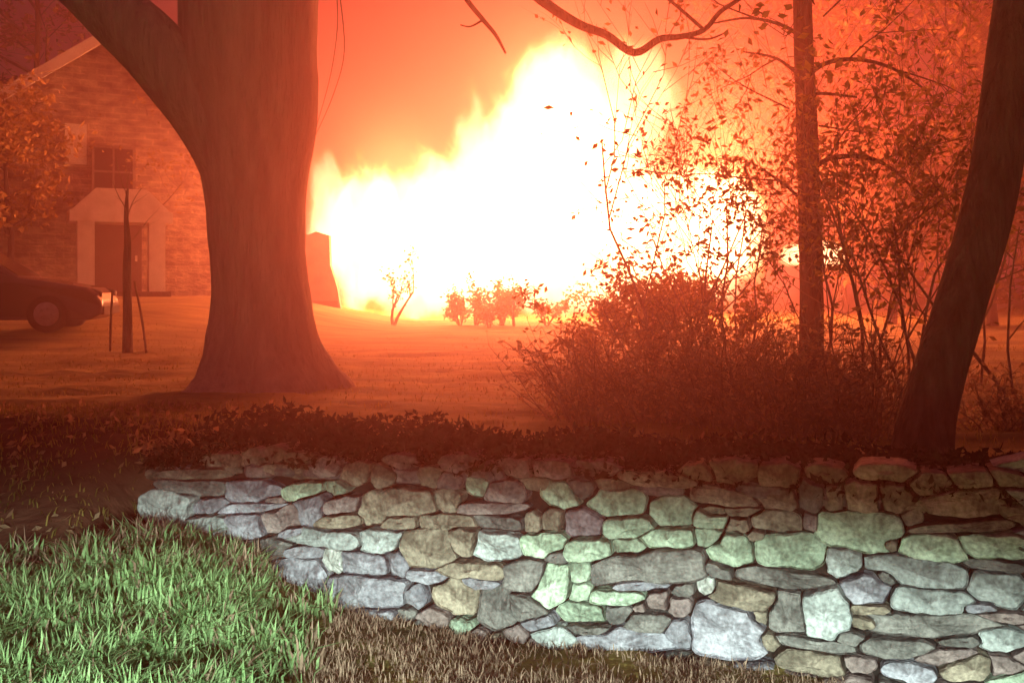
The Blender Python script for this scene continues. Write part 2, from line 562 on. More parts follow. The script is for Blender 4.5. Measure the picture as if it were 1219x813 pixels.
allst = np.arange(len(seeds))
stones = []
NA = 44
for i in range(len(seeds)):
    u0, z0, a0, b0, an, c = seeds[i]
    nb = allst[(np.abs(SU[:, 0] - u0) < a0 + SU[:, 2] + .25) & (np.abs(SU[:, 1] - z0) < b0 + SU[:, 3] + .2)]
    nb = nb[nb != i]
    srng = random.Random(100 + i)
    ring = []
    for k in range(NA):
        th = 2 * math.pi * k / NA
        # sample angles evenly on the ellipse so long stones keep their corners
        ex, ez = math.cos(th) * a0, math.sin(th) * b0
        du = ex * math.cos(an) - ez * math.sin(an)
        dz = ex * math.sin(an) + ez * math.cos(an)
        ts = np.linspace(.15, 1.5, 55)
        pu, pz = u0 + du * ts, z0 + dz * ts
        own = norm_to(np.full(55, i), pu, pz)
        if len(nb):
            oth = np.min(np.stack([norm_to(np.full(55, j), pu, pz) for j in nb]), 0)
        else:
            oth = np.full(55, 9.)
        bad = np.where((own > oth) | (own > 1.62))[0]
        tmax = ts[bad[0]] if len(bad) else 1.5
        ring.append((du * tmax, dz * tmax))
    ring = np.array(ring)
    pass
    ring = angular(ring, .0085 if min(a0, b0) > .03 else .005)
    L = np.linalg.norm(ring, axis=1, keepdims=True)
    jit = np.array([mnoise.noise(Vector((math.cos(2 * math.pi * k / NA) * 1.6, math.sin(2 * math.pi * k / NA) * 1.6, i * 7.3))) for k in range(NA)])[:, None]
    jit2 = np.array([mnoise.noise(Vector((ring[k][0] * 28, ring[k][1] * 28, i * 3.7))) for k in range(NA)])[:, None]
    gap = srng.uniform(.003, .011)
    L2 = np.maximum(L - gap + (jit * .008 + jit2 * .006) * min(1, min(a0, b0) / .045) + .001, L * .6)
    ring = ring * (L2 / np.maximum(L, 1e-6))
    stones.append((u0, z0, ring, c, min(a0, b0), i))


def stone_mesh(st):
    u0, z0, ring, c, sz, i = st
    srng = random.Random(500 + i)
    proud = srng.uniform(-.018, .032)
    tilt_u, tilt_z = srng.uniform(-.16, .16), srng.uniform(-.22, .10)
    V, Fc = [], []
    dome = .003
    planes = [(srng.uniform(-.32, .32), srng.uniform(-.4, .25), srng.uniform(-.004, .008)) for _ in range(3)]
    bev = min(.011, sz * .25)
    batter = 0.05
    rings = [(1.0, .20, 0), (1.0, .014, 1), (.965, -.35 * bev, 1), (.92, -.9 * bev, 1), (.78, -bev - .15 * dome, 1), (.56, -bev - .45 * dome, 1), (.30, -bev - .8 * dome, 1)]
    for sc, y, fr in rings:
        for k in range(NA):
            x, z = ring[k][0] * sc, ring[k][1] * sc
            yy = y
            if fr:
                q = Vector((u0 * 1 + x, i * 3.1, z0 + z))
                yy += min(.035, max(a_ * x + b_ * z + c_ for a_, b_, c_ in planes)) * (sc < .99)
                yy += (mnoise.noise(q * 8) * .018 + mnoise.noise(q * 21) * .010 + mnoise.noise(q * 55) * .004) * (1.2 - .5 * sc) + x * tilt_u * .8 + z * tilt_z - proud
            V.append((u0 + x, yy + batter * (z0 + z), z0 + z))
    q = Vector((u0, i * 3.1, z0))
    V.append((u0, -bev - dome + mnoise.noise(q * 14) * .009 - proud + batter * z0, z0))
    nr = len(rings)
    for r_ in range(nr - 1):
        for k in range(NA):
            a, b = r_ * NA + k, r_ * NA + (k + 1) % NA
            Fc.append([a, b, b + NA, a + NA])
    for k in range(NA):
        Fc.append([(nr - 1) * NA + k, (nr - 1) * NA + (k + 1) % NA, nr * NA])
    return V, Fc


def area(st):
    r = st[2]
    return .5 * abs(np.sum(r[:, 0] * np.roll(r[:, 1], -1) - np.roll(r[:, 0], -1) * r[:, 1]))


order = sorted(range(len(stones)), key=lambda k: -area(stones[k]) * (1 if k < n_photo else 0.0001))
individual = set(order[:98])
restV, restF, restM = [], [], []
mkeys = list(SM)
for k, st in enumerate(stones):
    V, Fc = stone_mesh(st)
    if k in individual:
        o = mk('stone', V, Fc, SM[st[3]], wall, smooth=False, origin=(st[0], 0, st[1]))
    else:
        b = len(restV)
        restV += V
        restF += [[q + b for q in f] for f in Fc]
        restM += [mkeys.index(st[3])] * len(Fc)
# rough cope stones lying on top, seen from above
crng = random.Random(8)
uu = .0
while uu < WALL_LEN:
    wd = crng.uniform(.14, .30)
    zt = np.interp(uu, [0, 1.2, 2.4, 4.5, 6.5], [.69, .78, .80, .82, .84])
    for row in range(2):
        ln = crng.uniform(.16, .24)
        cxx, cyy, czz = uu + wd / 2, .14 + row * .23, zt - .035 + crng.uniform(-.012, .015)
        b = len(restV)
        n1, n2 = 10, 6
        sx, sy, szz = wd * .5, ln * .56, crng.uniform(.03, .05)
        for a in range(n2 + 1):
            ph = math.pi * a / n2
            for q in range(n1):
                t = 2 * math.pi * q / n1
                d = Vector((math.copysign(abs(math.cos(t)) ** .6, math.cos(t)) * math.sin(ph) ** .6, math.copysign(abs(math.sin(t)) ** .6, math.sin(t)) * math.sin(ph) ** .6, math.copysign(abs(math.cos(ph)) ** .7, math.cos(ph))))
                f = 1 + .22 * mnoise.noise(d * 1.4 + Vector((uu * 5, row * 4, 0)))
                restV.append((cxx + d.x * sx * f, cyy + d.y * sy * f, czz + d.z * szz * f))
        for a in range(n2):
            for q in range(n1):
                i1, i2 = b + a * n1 + q, b + a * n1 + (q + 1) % n1
                restF.append([i1, i1 + n1, i2 + n1, i2])
                restM.append(mkeys.index('TPK'[(row + int(uu * 7)) % 3]))
    uu += wd
rest = mk('small_stones', restV, restF, None, wall, smooth=False)
for k in mkeys: rest.data.materials.append(SM[k])
rest.data.polygons.foreach_set('material_index', restM)
rest['kind'] = 'stuff'
core = MB()
# dark packed fill behind the face stones
cu = [(0.03, .66), (1.2, .75), (2.4, .77), (4.5, .79), (WALL_LEN, .81)]
poly = [(0.03, -.3)] + [(WALL_LEN, -.3)] + list(reversed(cu))
core.prism(poly, .10, .42)
core.build('wall_core', noise_mat('black_earth', (.008, .006, .005), (.022, .016, .012), rough=1, bump=.4), wall, smooth=False)

# ------------------------------------------------------------------ fire
def fire_mat():
    m = new_mat('flame_volume')
    n, l = m.node_tree.nodes, m.node_tree.links
    out = n['Material Output']
    n.remove(n['Principled BSDF'])
    tc = n.new('ShaderNodeTexCoord')
    ge = n.new('ShaderNodeNewGeometry')
    mp = n.new('ShaderNodeMapping')
    mp.inputs['Scale'].default_value = (1, .6, .55)
    l.new(ge.outputs['Position'], mp.inputs['Vector'])
    nz = n.new('ShaderNodeTexNoise')
    nz.inputs['Scale'].default_value = 1.0
    nz.inputs['Detail'].default_value = 6
    nz.inputs['Roughness'].default_value = .66
    nz.inputs['Distortion'].default_value = .5
    l.new(mp.outputs['Vector'], nz.inputs['Vector'])
    sub = n.new('ShaderNodeVectorMath'); sub.operation = 'SUBTRACT'
    sub.inputs[1].default_value = (.5, .5, .5)
    l.new(nz.outputs['Color'], sub.inputs[0])
    sc = n.new('ShaderNodeVectorMath'); sc.operation = 'SCALE'
    sc.inputs['Scale'].default_value = 1.15
    l.new(sub.outputs[0], sc.inputs[0])
    ad = n.new('ShaderNodeVectorMath'); ad.operation = 'ADD'
    l.new(tc.outputs['Object'], ad.inputs[0])
    l.new(sc.outputs[0], ad.inputs[1])
    ln = n.new('ShaderNodeVectorMath'); ln.operation = 'LENGTH'
    l.new(ad.outputs[0], ln.inputs[0])
    mr = n.new('ShaderNodeMapRange'); mr.interpolation_type = 'SMOOTHSTEP'
    mr.inputs['From Min'].default_value = .88
    mr.inputs['From Max'].default_value = .60
    l.new(ln.outputs['Value'], mr.inputs['Value'])
    pw = n.new('ShaderNodeMath'); pw.operation = 'POWER'
    pw.inputs[1].default_value = 1.6
    l.new(mr.outputs['Result'], pw.inputs[0])
    oi = n.new('ShaderNodeObjectInfo')
    st = n.new('ShaderNodeMath'); st.operation = 'MULTIPLY'
    st.inputs[1].default_value = 2.3
    l.new(pw.outputs[0], st.inputs[0])
    st2 = n.new('ShaderNodeMath'); st2.operation = 'MULTIPLY'
    l.new(st.outputs[0], st2.inputs[0])
    sep = n.new('ShaderNodeSeparateColor')
    l.new(oi.outputs['Color'], sep.inputs[0])
    l.new(sep.outputs[0], st2.inputs[1])
    rp = n.new('ShaderNodeValToRGB')
    e = rp.color_ramp.elements
    e[0].position = 0.0; e[0].color = (1, .40, .02, 1)
    e[1].position = .75; e[1].color = (1, .50, .23, 1)
    q = e.new(.3); q.color = (1, .46, .06, 1)
    l.new(mr.outputs['Result'], rp.inputs['Fac'])
    em = n.new('ShaderNodeEmission')
    l.new(rp.outputs['Color'], em.inputs['Color'])
    l.new(st2.outputs[0], em.inputs['Strength'])
    l.new(em.outputs[0], out.inputs['Volume'])
    return m


M_fire = fire_mat()
FD = 31.0
fire = thing('house_fire', 'huge white-hot house fire with orange and yellow edges burning beyond the lawn', 'fire', (0.5, FD, .7))
FLAMES = [  # px,py,rx,rz,(y radius m),strength,dy
    (432, 282, 66, 118, 2.0, 1.1, 0), (515, 275, 105, 118, 2.6, 1.0, .5), (600, 240, 110, 150, 3.0, 1.0, .5),
    (662, 135, 85, 120, 2.4, 1.0, 0), (690, 215, 120, 150, 3.0, 1.0, .5), (748, 122, 80, 98, 1.6, .8, 1.0),
    (800, 265, 115, 92, 2.4, 1.2, 0), (640, 325, 180, 68, 2.4, .9, -.5), (505, 345, 110, 52, 1.8, .9, -1.0),
    (866, 268, 66, 88, 2.2, 1.8, 0), (392, 265, 36, 105, 1.2, .9, 0), (805, 330, 125, 50, 1.6, .9, -1.0),
]
for i, (px, py, rx, rz, ry, sg, dy) in enumerate(FLAMES):
    d = FD + dy
    import bmesh
    bm = bmesh.new()
    bmesh.ops.create_icosphere(bm, subdivisions=4, radius=1.0)
    for v in bm.verts:
        n_ = v.co.normalized()
        f = 1.0 + .22 * mnoise.noise(n_ * 2.2 + Vector((i * 5, 0, 0))) + .10 * mnoise.noise(n_ * 5 + Vector((i * 5, 3, 0)))
        if n_.z > 0: f *= 1 + .10 * n_.z
        v.co = n_ * f
    me = bpy.data.meshes.new('flame')
    bm.to_mesh(me); bm.free()
    me.polygons.foreach_set('use_smooth', [True] * len(me.polygons))
    me.materials.append(M_fire)
    o = bpy.data.objects.new('flame', me)
    COL.objects.link(o)
    o.parent = fire
    c = P(px, py, d) - Vector(fire.location)
    o.location = c
    o.scale = (rx / F * d, ry, rz / F * d)
    o.color = (sg, sg, sg, 1)
# two small spot fires seen through the thicket
for i, (px, py, r_, lab) in enumerate(((948, 303, 13, 'small bright spot fire just left of the slim trunk in the thicket'), (986, 303, 15, 'small bright spot fire just right of the slim trunk in the thicket'))):
    bm = bmesh.new()
    bmesh.ops.create_icosphere(bm, subdivisions=3, radius=1.0)
    for v in bm.verts:
        n_ = v.co.normalized()
        v.co = n_ * (1 + .25 * mnoise.noise(n_ * 2 + Vector((i * 9, 4, 0)))) 
        if v.co.z > 0: v.co.z *= 1.25
    me = bpy.data.meshes.new('spot_fire')
    bm.to_mesh(me); bm.free()
    me.materials.append(M_fire)
    o = bpy.data.objects.new('spot_fire', me)
    COL.objects.link(o)
    d = 25.0
    o.location = P(px, py, d)
    s = r_ / F * d * 1.6
    o.scale = (s * 1.2, s, s)
    o.color = (3.5, 3.5, 3.5, 1)
    tag(o, lab, 'fire', 'spot fires in the thicket')

# standing remnant of the burning house at the left foot of the blaze
M_char = noise_mat('scorched_siding', (0.20, 0.15, 0.11), (0.40, 0.30, 0.22), scale=2, rough=.9, bump=.4)
bh = thing('burning_house', 'scorched wall corner left standing at the left foot of the blaze', 'house', (-5.6, 29.5, gz(-5.6, 29.5)))
b = MB()
b.prism([(-1.0, -.2), (.62, -.2), (.50, .5), (.30, 1.15), (.28, 2.0), (-.1, 2.12), (-.35, 2.02), (-.7, 2.15), (-1.0, 2.1)], -.15, .15)
for z in (.35, .75, 1.15, 1.55, 1.9):
    b.box((-.36, -.165, z), (1.28, .03, .05))
b.build('wall', M_char, bh, smooth=False)
b = MB(); b.box((-.4, .05, .0), (1.9, .6, .2))
b.build('foundation', M_soil, bh, smooth=False)

# ------------------------------------------------------------------ house on the left
M_siding = noise_mat('house_wall', (0.14, 0.10, 0.075), (0.55, 0.42, 0.32), scale=2.2, detail=8, rough=.9, bump=.6, bscale=6, stretch=(1, 1, 2.2), bdist=.08)
M_trim = noise_mat('pale_trim', (0.55, 0.51, 0.46), (0.72, 0.68, 0.62), scale=3, rough=.6, bump=.1)
_n, _l = M_siding.node_tree.nodes, M_siding.node_tree.links
_b = _n['Principled BSDF']
_src = _b.inputs['Base Color'].links[0].from_socket
_tc = _n.new('ShaderNodeTexCoord'); _sp = _n.new('ShaderNodeSeparateXYZ'); _cb = _n.new('ShaderNodeCombineXYZ')
_l.new(_tc.outputs['Object'], _sp.inputs[0])
_l.new(_sp.outputs['X'], _cb.inputs['X']); _l.new(_sp.outputs['Z'], _cb.inputs['Y'])
_bk = _n.new('ShaderNodeTexBrick')
_bk.inputs['Scale'].default_value = 1.0
_bk.inputs['Brick Width'].default_value = .42
_bk.inputs['Row Height'].default_value = .17
_bk.inputs['Mortar Size'].default_value = .018
_bk.inputs['Color1'].default_value = (1, 1, 1, 1)
_bk.inputs['Color2'].default_value = (.5, .5, .5, 1)
_bk.inputs['Mortar'].default_value = (1.5, 1.5, 1.5, 1)
_l.new(_cb.outputs[0], _bk.inputs['Vector'])
_mx = _n.new('ShaderNodeMix'); _mx.data_type = 'RGBA'; _mx.blend_type = 'MULTIPLY'; _mx.inputs['Factor'].default_value = .4
_l.new(_src, _mx.inputs['A']); _l.new(_bk.outputs['Color'], _mx.inputs['B']); _l.new(_mx.outputs['Result'], _b.inputs['Base Color'])
M_roof = noise_mat('roof_shingle', (0.04, 0.035, 0.032), (0.09, 0.08, 0.07), scale=8, rough=.95, bump=.6)
M_glass = new_mat('window_glass')
M_glass.node_tree.nodes['Principled BSDF'].inputs['Base Color'].default_value = (.02, .02, .025, 1)
M_glass.node_tree.nodes['Principled BSDF'].inputs['Roughness'].default_value = .12
M_door = noise_mat('dark_door', (0.05, 0.035, 0.03), (0.09, 0.06, 0.05), scale=5, rough=.5, bump=.1)
M_wood = noise_mat('weathered_wood', (.16, .12, .09), (.26, .2, .15), scale=4, rough=.8, bump=.2)
HD = 28.0
pk = P(125, 40, HD)
hz0 = gz(pk.x, pk.y)
house = thing('gable_house', 'tall gabled house with pale roof edge and porch behind the big trunk', 'house', (pk.x, pk.y, hz0), R(27))
rh = pk.z - hz0 - .12
HW, slope = 4.7, .73
eh = rh - HW * slope
b = MB()
b.prism([(-HW, -.3), (HW, -.3), (HW, eh), (0, rh), (-HW, eh)], 0, 9)
b.build('wall', M_siding, house, smooth=False)
b = MB()
for sgn in (-1, 1):
    t = .16
    b.prism([(0, rh + .02), (sgn * (HW + .5), eh - .5 * slope + .02), (sgn * (HW + .5), eh - .5 * slope + .02 + t), (0, rh + .02 + t)][:: sgn], -.35, 9.3)
rf = b.build('roof', M_roof, house, smooth=False)
b = MB()
for sgn in (-1, 1):
    b.prism([(0, rh - .18), (sgn * (HW + .5), eh - .5 * slope - .18), (sgn * (HW + .5), eh - .5 * slope + .17), (0, rh + .17)][:: sgn], -.43, -.36)
b.build('rake_board', M_trim, rf, smooth=False)


def hpx(px, py):
    """photo pixel -> local x,z on the house front"""
    n_ = Vector((math.sin(R(27)), -math.cos(R(27)), 0))
    d = Vector(((px - HX) / F, 1, (HY - py) / F))
    o = Vector((0, 0, CAM_Z))
    t = (pk - o).dot(n_) / d.dot(n_)
    q = o + d * t - Vector((pk.x, pk.y, hz0))
    return q.x * math.cos(R(27)) + q.y * math.sin(R(27)), q.z


def window(cx_, cz_, ww, hh, shutter=None):
    f = MB()
    t = .07
    f.box((cx_ - ww / 2 - t / 2, -.05, cz_), (t, .12, hh + 2 * t))
    f.box((cx_ + ww / 2 + t / 2, -.05, cz_), (t, .12, hh + 2 * t))
    f.box((cx_, -.05, cz_ + hh / 2 + t / 2), (ww, .12, t))
    f.box((cx_, -.07, cz_ - hh / 2 - t / 2), (ww, .18, t))
    f.box((cx_, -.04, cz_), (ww, .06, .05))
    f.box((cx_, -.043, cz_), (.05, .06, hh))
    fo = f.build('window', M_wood, house, smooth=False)
    p = MB()
    p.box((cx_, -.012, cz_), (ww, .02, hh))
    p.build('pane', M_glass, fo, smooth=False)
    if shutter:
        s_ = MB()
        sw = .52
        s_.box((cx_ - ww / 2 - t - sw / 2 - .02, -.04, cz_ + shutter), (sw, .06, hh))
        s_.build('shutter', M_trim, house, smooth=False)


x1, z1 = hpx(135, 205)
window(x1, z1, 1.0, 1.3)
x1, z1 = hpx(90, 172)
b = MB(); b.box((x1, -.04, z1), (.55, .06, 1.1)); b.build('shutter', M_trim, house, smooth=False)
xa, _ = hpx(86, 250); xb, _ = hpx(190, 250); xm = (xa + xb) / 2
_, zt = hpx(138, 268); _, zt2 = hpx(138, 234)
pw_ = xb - xa
porch = MB()
porch.box((xm, -.75, .06), (pw_ + .2, 1.4, .14))
po = porch.build('porch', M_soil, house, smooth=False)
for xx in (xa + .25, xb - .25):
    b = MB()
    b.box((xx, -1.2, zt / 2 + .065), (.42, .42, zt - .13))
    b.build('column', M_trim, po, smooth=False)
b = MB()
b.box((xm, -.7, zt + .15), (pw_ + .3, 1.5, .30))
b.prism([(xm - pw_ / 2 - .1, zt + .303), (xm + pw_ / 2 + .1, zt + .303), (xm + pw_ / 2 - .5, zt2 + .1), (xm - pw_ / 2 + .5, zt2 + .1)], -1.35, -.01)
b.build('porch_roof', M_trim, po, smooth=False)
b = MB(); b.box((xm, -.04, 1.1), (1.3, .08, 2.2))
dr = b.build('door', M_door, house, smooth=False)
b = MB(); b.box((xm + .5, -.11, 1.05), (.06, .06, .16)); b.build('handle', M_trim, dr, smooth=False)

# ------------------------------------------------------------------ parked car
M_paint = new_mat('dark_car_paint')
pb = M_paint.node_tree.nodes['Principled BSDF']
pb.inputs['Base Color'].default_value = (.035, .02, .022, 1)
pb.inputs['Roughness'].default_value = .42
pb.inputs['Coat Weight'].default_value = .6
M_tyre = noise_mat('tyre_rubber', (.015, .015, .015), (.03, .03, .03), scale=10, rough=.9, bump=.2)
M_rim = noise_mat('alloy_rim', (.35, .35, .35), (.5, .5, .5), scale=10, rough=.4, bump=0)
M_lens = noise_mat('lamp_lens', (.04, .04, .04), (.12, .12, .12), scale=10, rough=.7, spec=.1, bump=0)
CD = 18.0
cx0 = P(131, 380, CD).x
cz = gz(cx0 - 1.8, CD)
car = thing('parked_car', 'dark parked car with its nose pointing right at the left edge', 'car', (cx0, CD, cz), R(11))
# side profile, front bumper at x=0, car runs towards -x
prof = [(0.0, .30), (.02, .52), (-.06, .66), (-.22, .76), (-.9, .87), (-1.32, .93), (-1.75, 1.22), (-2.05, 1.37), (-2.5, 1.42), (-3.1, 1.38), (-3.65, 1.12), (-3.95, .98), (-4.4, .93), (-4.5, .70), (-4.5, .32), (-4.3, .22), (-.2, .2)]


def car_half(z, x):
    wv = .86
    if z > .95: wv -= (z - .95) * .42
    if x > -.5: wv -= .12 * ((x + .5) / .5) ** 2
    if x < -4.1: wv -= .10 * ((-4.1 - x) / .4) ** 2
    return wv


b = MB()
npz = len(prof)
for k, (x, z) in enumerate(prof):
    h = car_half(z, x)
    h2 = h - .07
    for y, zz in ((-h, z - .0 if z < .4 else z - .07), (-h2, z), (h2, z), (h, z - .0 if z < .4 else z - .07)):
        b.V.append((x, y, zz))
for k in range(npz):
    j = (k + 1) % npz
    for q in range(3):
        b.F.append([k * 4 + q, k * 4 + q + 1, j * 4 + q + 1, j * 4 + q])
b.F.append([k * 4 for k in range(npz)])
b.F.append([k * 4 + 3 for k in reversed(range(npz))])
body = b.build('body', M_paint, car, smooth=False)
bev = body.modifiers.new('bevel', 'BEVEL'); bev.width = .03; bev.segments = 2; bev.limit_method = 'ANGLE'
# glass
for sgn in (-1, 1):
    g_ = MB()
    pts = [(-1.52, .985), (-1.86, 1.21), (-2.15, 1.30), (-2.45, 1.32), (-2.45, .985)]
    pts2 = [(-2.53, .985), (-2.53, 1.32), (-3.05, 1.29), (-3.5, 1.06), (-3.5, .985)]
    for pp in (pts, pts2):
        i = len(g_.V)
        for dd in (.012, -.02):
            g_.V += [(x, sgn * (car_half(z + .07, x) + dd + (.0 if z < 1 else -.0)), z) for x, z in pp]
        n_ = len(pp)
        g_.F.append([i + q for q in range(n_)]); g_.F.append([i + n_ + q for q in reversed(range(n_))])
        for q in range(n_):
            g_.F.append([i + q, i + (q + 1) % n_, i + n_ + (q + 1) % n_, i + n_ + q])
    g_.build('side_window', M_glass, car, smooth=False)
g_ = MB()
i = 0
for x, z, h in ((-1.36, .965, .70), (-1.98, 1.355, .58)):
    for dz in (.0, .015):
        g_.V += [(x + .012, -h, z + dz), (x + .012, h, z + dz)]
g_.F = [[0, 1, 5, 4], [2, 6, 7, 3], [0, 2, 3, 1], [4, 5, 7, 6], [0, 4, 6, 2], [1, 3, 7, 5]]
g_.build('windscreen', M_glass, car, smooth=False)
for wx in (-.85, -3.55):
    for sgn in (-1, 1):
        t = MB()
        prev = []
        t.tube([(wx, sgn * .66, .31), (wx, sgn * .69, .31), (wx, sgn * .85, .31), (wx, sgn * .88, .31)], [.27, .32, .32, .27], 24)
        wo = t.build('wheel', M_tyre, car)
        t = MB()
        t.tube([(wx, sgn * .872, .31), (wx, sgn * .895, .31)], [.21, .19], 20)
        for q in range(5):
            a = q * 2 * math.pi / 5
            t.box((wx + .1 * math.cos(a), sgn * .898, .31 + .1 * math.sin(a)), (.05, .02, .05))
        t.build('rim', M_rim, wo)
for sgn in (-1, 1):
    t = MB(); t.tube([(-.20, sgn * .62, .64), (-.02, sgn * .60, .62)], [.11, .085], 12); t.build('headlight', M_lens, car)
    t = MB(); t.box((-1.75, sgn * .96, 1.0), (.14, .2, .13)); t.build('wing_mirror', M_paint, car, smooth=False)
    for hx in (-2.35, -3.2):
        t = MB(); t.box((hx, sgn * .885, .84), (.2, .03, .035)); t.build('door_handle', M_rim, car, smooth=False)
t = MB(); t.box((-.02, 0, .36), (.12, 1.4, .14)); t.build('bumper', M_tyre, car, smooth=False)

# ------------------------------------------------------------------ trees and plants
def grow(mb, lv, rng, p, d, ln, rad, depth, leafpts, up=.25, spread=.7, sides=5, kids=(3, 4), seg=5, droop=0.0):
    pts, rads = [Vector(p)], [rad]
    d = Vector(d).normalized()
    for k in range(seg):
        d = (d + Vector((rng.gauss(0, .16), rng.gauss(0, .16), rng.gauss(0, .10) + up * .12 - droop * .12))).normalized()
        pts.append(pts[-1] + d * ln / seg)
        rads.append(rad * (1 - .62 * (k + 1) / seg))
    mb.tube(pts, rads, sides if rad > .015 else 4, cap=False)
    if depth <= 1:
        for k in range(1, seg + 1):
            leafpts.append(pts[k])
            leafpts.append(pts[k - 1].lerp(pts[k], .5))
    if depth > 0:
        n = rng.randint(*kids)
        for q in range(n):
            t = rng.uniform(.35, 1.0)
            k = min(seg - 1, int(t * seg))
            base = pts[k].lerp(pts[k + 1], t * seg - k)
            r2 = rads[k] * rng.uniform(.45, .65)
            side = Vector((rng.gauss(0, 1), rng.gauss(0, 1), rng.gauss(0, .6))).normalized()
            nd = (d * (1 - spread * .6) + side * spread + Vector((0, 0, up))).normalized()
            grow(mb, lv, rng, base, nd, ln * rng.uniform(.5, .72), max(r2, .003), depth - 1, leafpts, up, spread, sides, kids, max(3, seg - 1), droop)


# the big old tree
OD = 10.0
oz = gz(-2.54, OD)
oak = thing('old_tree', 'massive old tree with flared base and forked trunk left of the fire', 'tree', (-2.54, OD, oz))
pxs = [(316, 490, 104), (317, 460, 93), (316, 440, 78), (314, 415, 68), (312, 380, 60.5), (309, 340, 56), (307, 300, 54), (305, 250, 57), (304, 200, 63), (303, 150, 72), (300, 100, 79), (297, 50, 81), (296, 0, 82), (300, -60, 80), (310, -150, 70), (322, -300, 56), (330, -480, 40)]
V0 = Vector(oak.location)
pts, rads = [], []
for px, py, r_ in pxs:
    pts.append(P(px, py, OD) - V0)
    rads.append(r_ / F * OD)
# refine
fp, frd = [], []
for k in range(len(pts) - 1):
    for q in range(4):
        fp.append(pts[k].lerp(pts[k + 1], q / 4)); frd.append(rads[k] + (rads[k + 1] - rads[k]) * q / 4)
fp.append(pts[-1]); frd.append(rads[-1])
b = MB()
b.tube(fp, frd, 48, wob=.05, ell=lambda k, a: 1 + max(0, 1 - k / 14) * (.13 * math.sin(5 * a + .7) + .07 * math.sin(3 * a + 2) + .04 * math.sin(9 * a)) + .012 * math.sin(13 * a) + .01 * math.sin(22 * a + k * .2))
b.build('trunk', M_bark, oak)
b = MB()


def limb(mb, pl, sides=12, wob=.08):
    """pl: list of (px,py,depth,radius px) -> smooth tube in tree space"""
    pp = [P(x, y, d) - V0 for x, y, d, r_ in pl]
    rr_ = [r_ / F * d for x, y, d, r_ in pl]
    q1, q2 = [], []
    n = len(pp)
    for k in range(n - 1):
        p0, p1, p2, p3 = pp[max(k - 1, 0)], pp[k], pp[k + 1], pp[min(k + 2, n - 1)]
        for q in range(5):
            t = q / 5
            q1.append(.5 * ((2 * p1) + (p2 - p0) * t + (2 * p0 - 5 * p1 + 4 * p2 - p3) * t * t + (3 * p1 - p0 - 3 * p2 + p3) * t ** 3))
            q2.append(rr_[k] + (rr_[k + 1] - rr_[k]) * t)
    q1.append(pp[-1]); q2.append(rr_[-1])
    mb.tube(q1, q2, sides, wob=wob)


limb(b, [(305, 235, 10, 50), (262, 150, 9.9, 48), (195, 72, 9.8, 41), (118, -2, 9.7, 37), (40, -70, 9.6, 33), (-60, -150, 9.4, 27), (-160, -210, 9.3, 20)], 20)
b.build('limb', M_bark, oak)
b = MB()
limb(b, [(310, -120, 10, 40), (390, -200, 9.8, 34), (480, -190, 9.5, 24), (570, -90, 9.2, 14), (625, -20, 9.0, 8), (655, 8, 9.0, 6.2), (690, 30, 9.0, 5.5), (722, 42, 9.0, 5), (755, 63, 9, 4.6), (785, 47, 9, 4.2), (810, 44, 9, 3.6), (838, 36, 9, 3.2), (858, 14, 9, 2.8), (885, -4, 9, 2.5), (930, -40, 9, 2)], 8)
limb(b, [(480, -190, 9.5, 14), (520, -60, 9.3, 5), (553, -4, 9.2, 3.2), (575, 24, 9.2, 2.8), (590, 42, 9.2, 2.2), (602, 64, 9.2, 1.2)], 6)
limb(b, [(575, 24, 9.2, 1.6), (560, 32, 9.2, 1.0), (548, 30, 9.2, .8)], 5)
limb(b, [(810, 44, 9, 1.9), (842, 47, 9, 1.4), (862, 40, 9, .9)], 5)
limb(b, [(838, 36, 9, 2.4), (800, 3, 9, 2), (770, -20, 9, 1.5)], 5)
limb(b, [(330, -250, 10, 34), (250, -380, 10, 24), (160, -480, 10, 12)], 10)
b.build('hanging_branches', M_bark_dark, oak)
# fine twigs beside the trunk
b = MB()
trng = random.Random(3)
for x0_, y0_, x1_, y1_ in ((402, 20, 377, 150), (410, 60, 374, 165)):
    limb(b, [(x0_ - 6, y0_ - 70, 9.8, .8), (x0_, y0_, 9.8, .6), ((x0_ + x1_) / 2 + 5, (y0_ + y1_) / 2, 9.8, .5), (x1_, y1_, 9.8, .3)], 4)
b.build('twigs', M_twig, oak)

# the leaning tree at the right
V0 = Vector((P(1097, 560, 5.6).x, 5.6, gz(P(1097, 560, 5.6).x, 5.6)))
lt = thing('leaning_tree', 'dark bare trunk leaning right, standing behind the wall at the right edge', 'tree', V0)
b = MB()
limb(b, [(1094, 600, 5.6, 46), (1097, 555, 5.6, 38), (1105, 500, 5.62, 33), (1122, 430, 5.65, 31), (1147, 350, 5.7, 30), (1168, 280, 5.75, 29.5), (1185, 200, 5.8, 29), (1198, 110, 5.85, 29), (1210, 20, 5.9, 28), (1220, -60, 5.95, 27), (1235, -200, 6, 25), (1260, -420, 6.1, 20)], 24, .10)
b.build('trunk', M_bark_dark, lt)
b = MB()
limb(b, [(1240, -200, 6, 14), (1300, -330, 5.9, 10), (1400, -420, 5.8, 6)], 8)
limb(b, [(1225, -60, 5.95, 12), (1290, -150, 6.3, 9), (1380, -210, 6.8, 5)], 8)
b.build('limbs', M_bark_dark, lt)

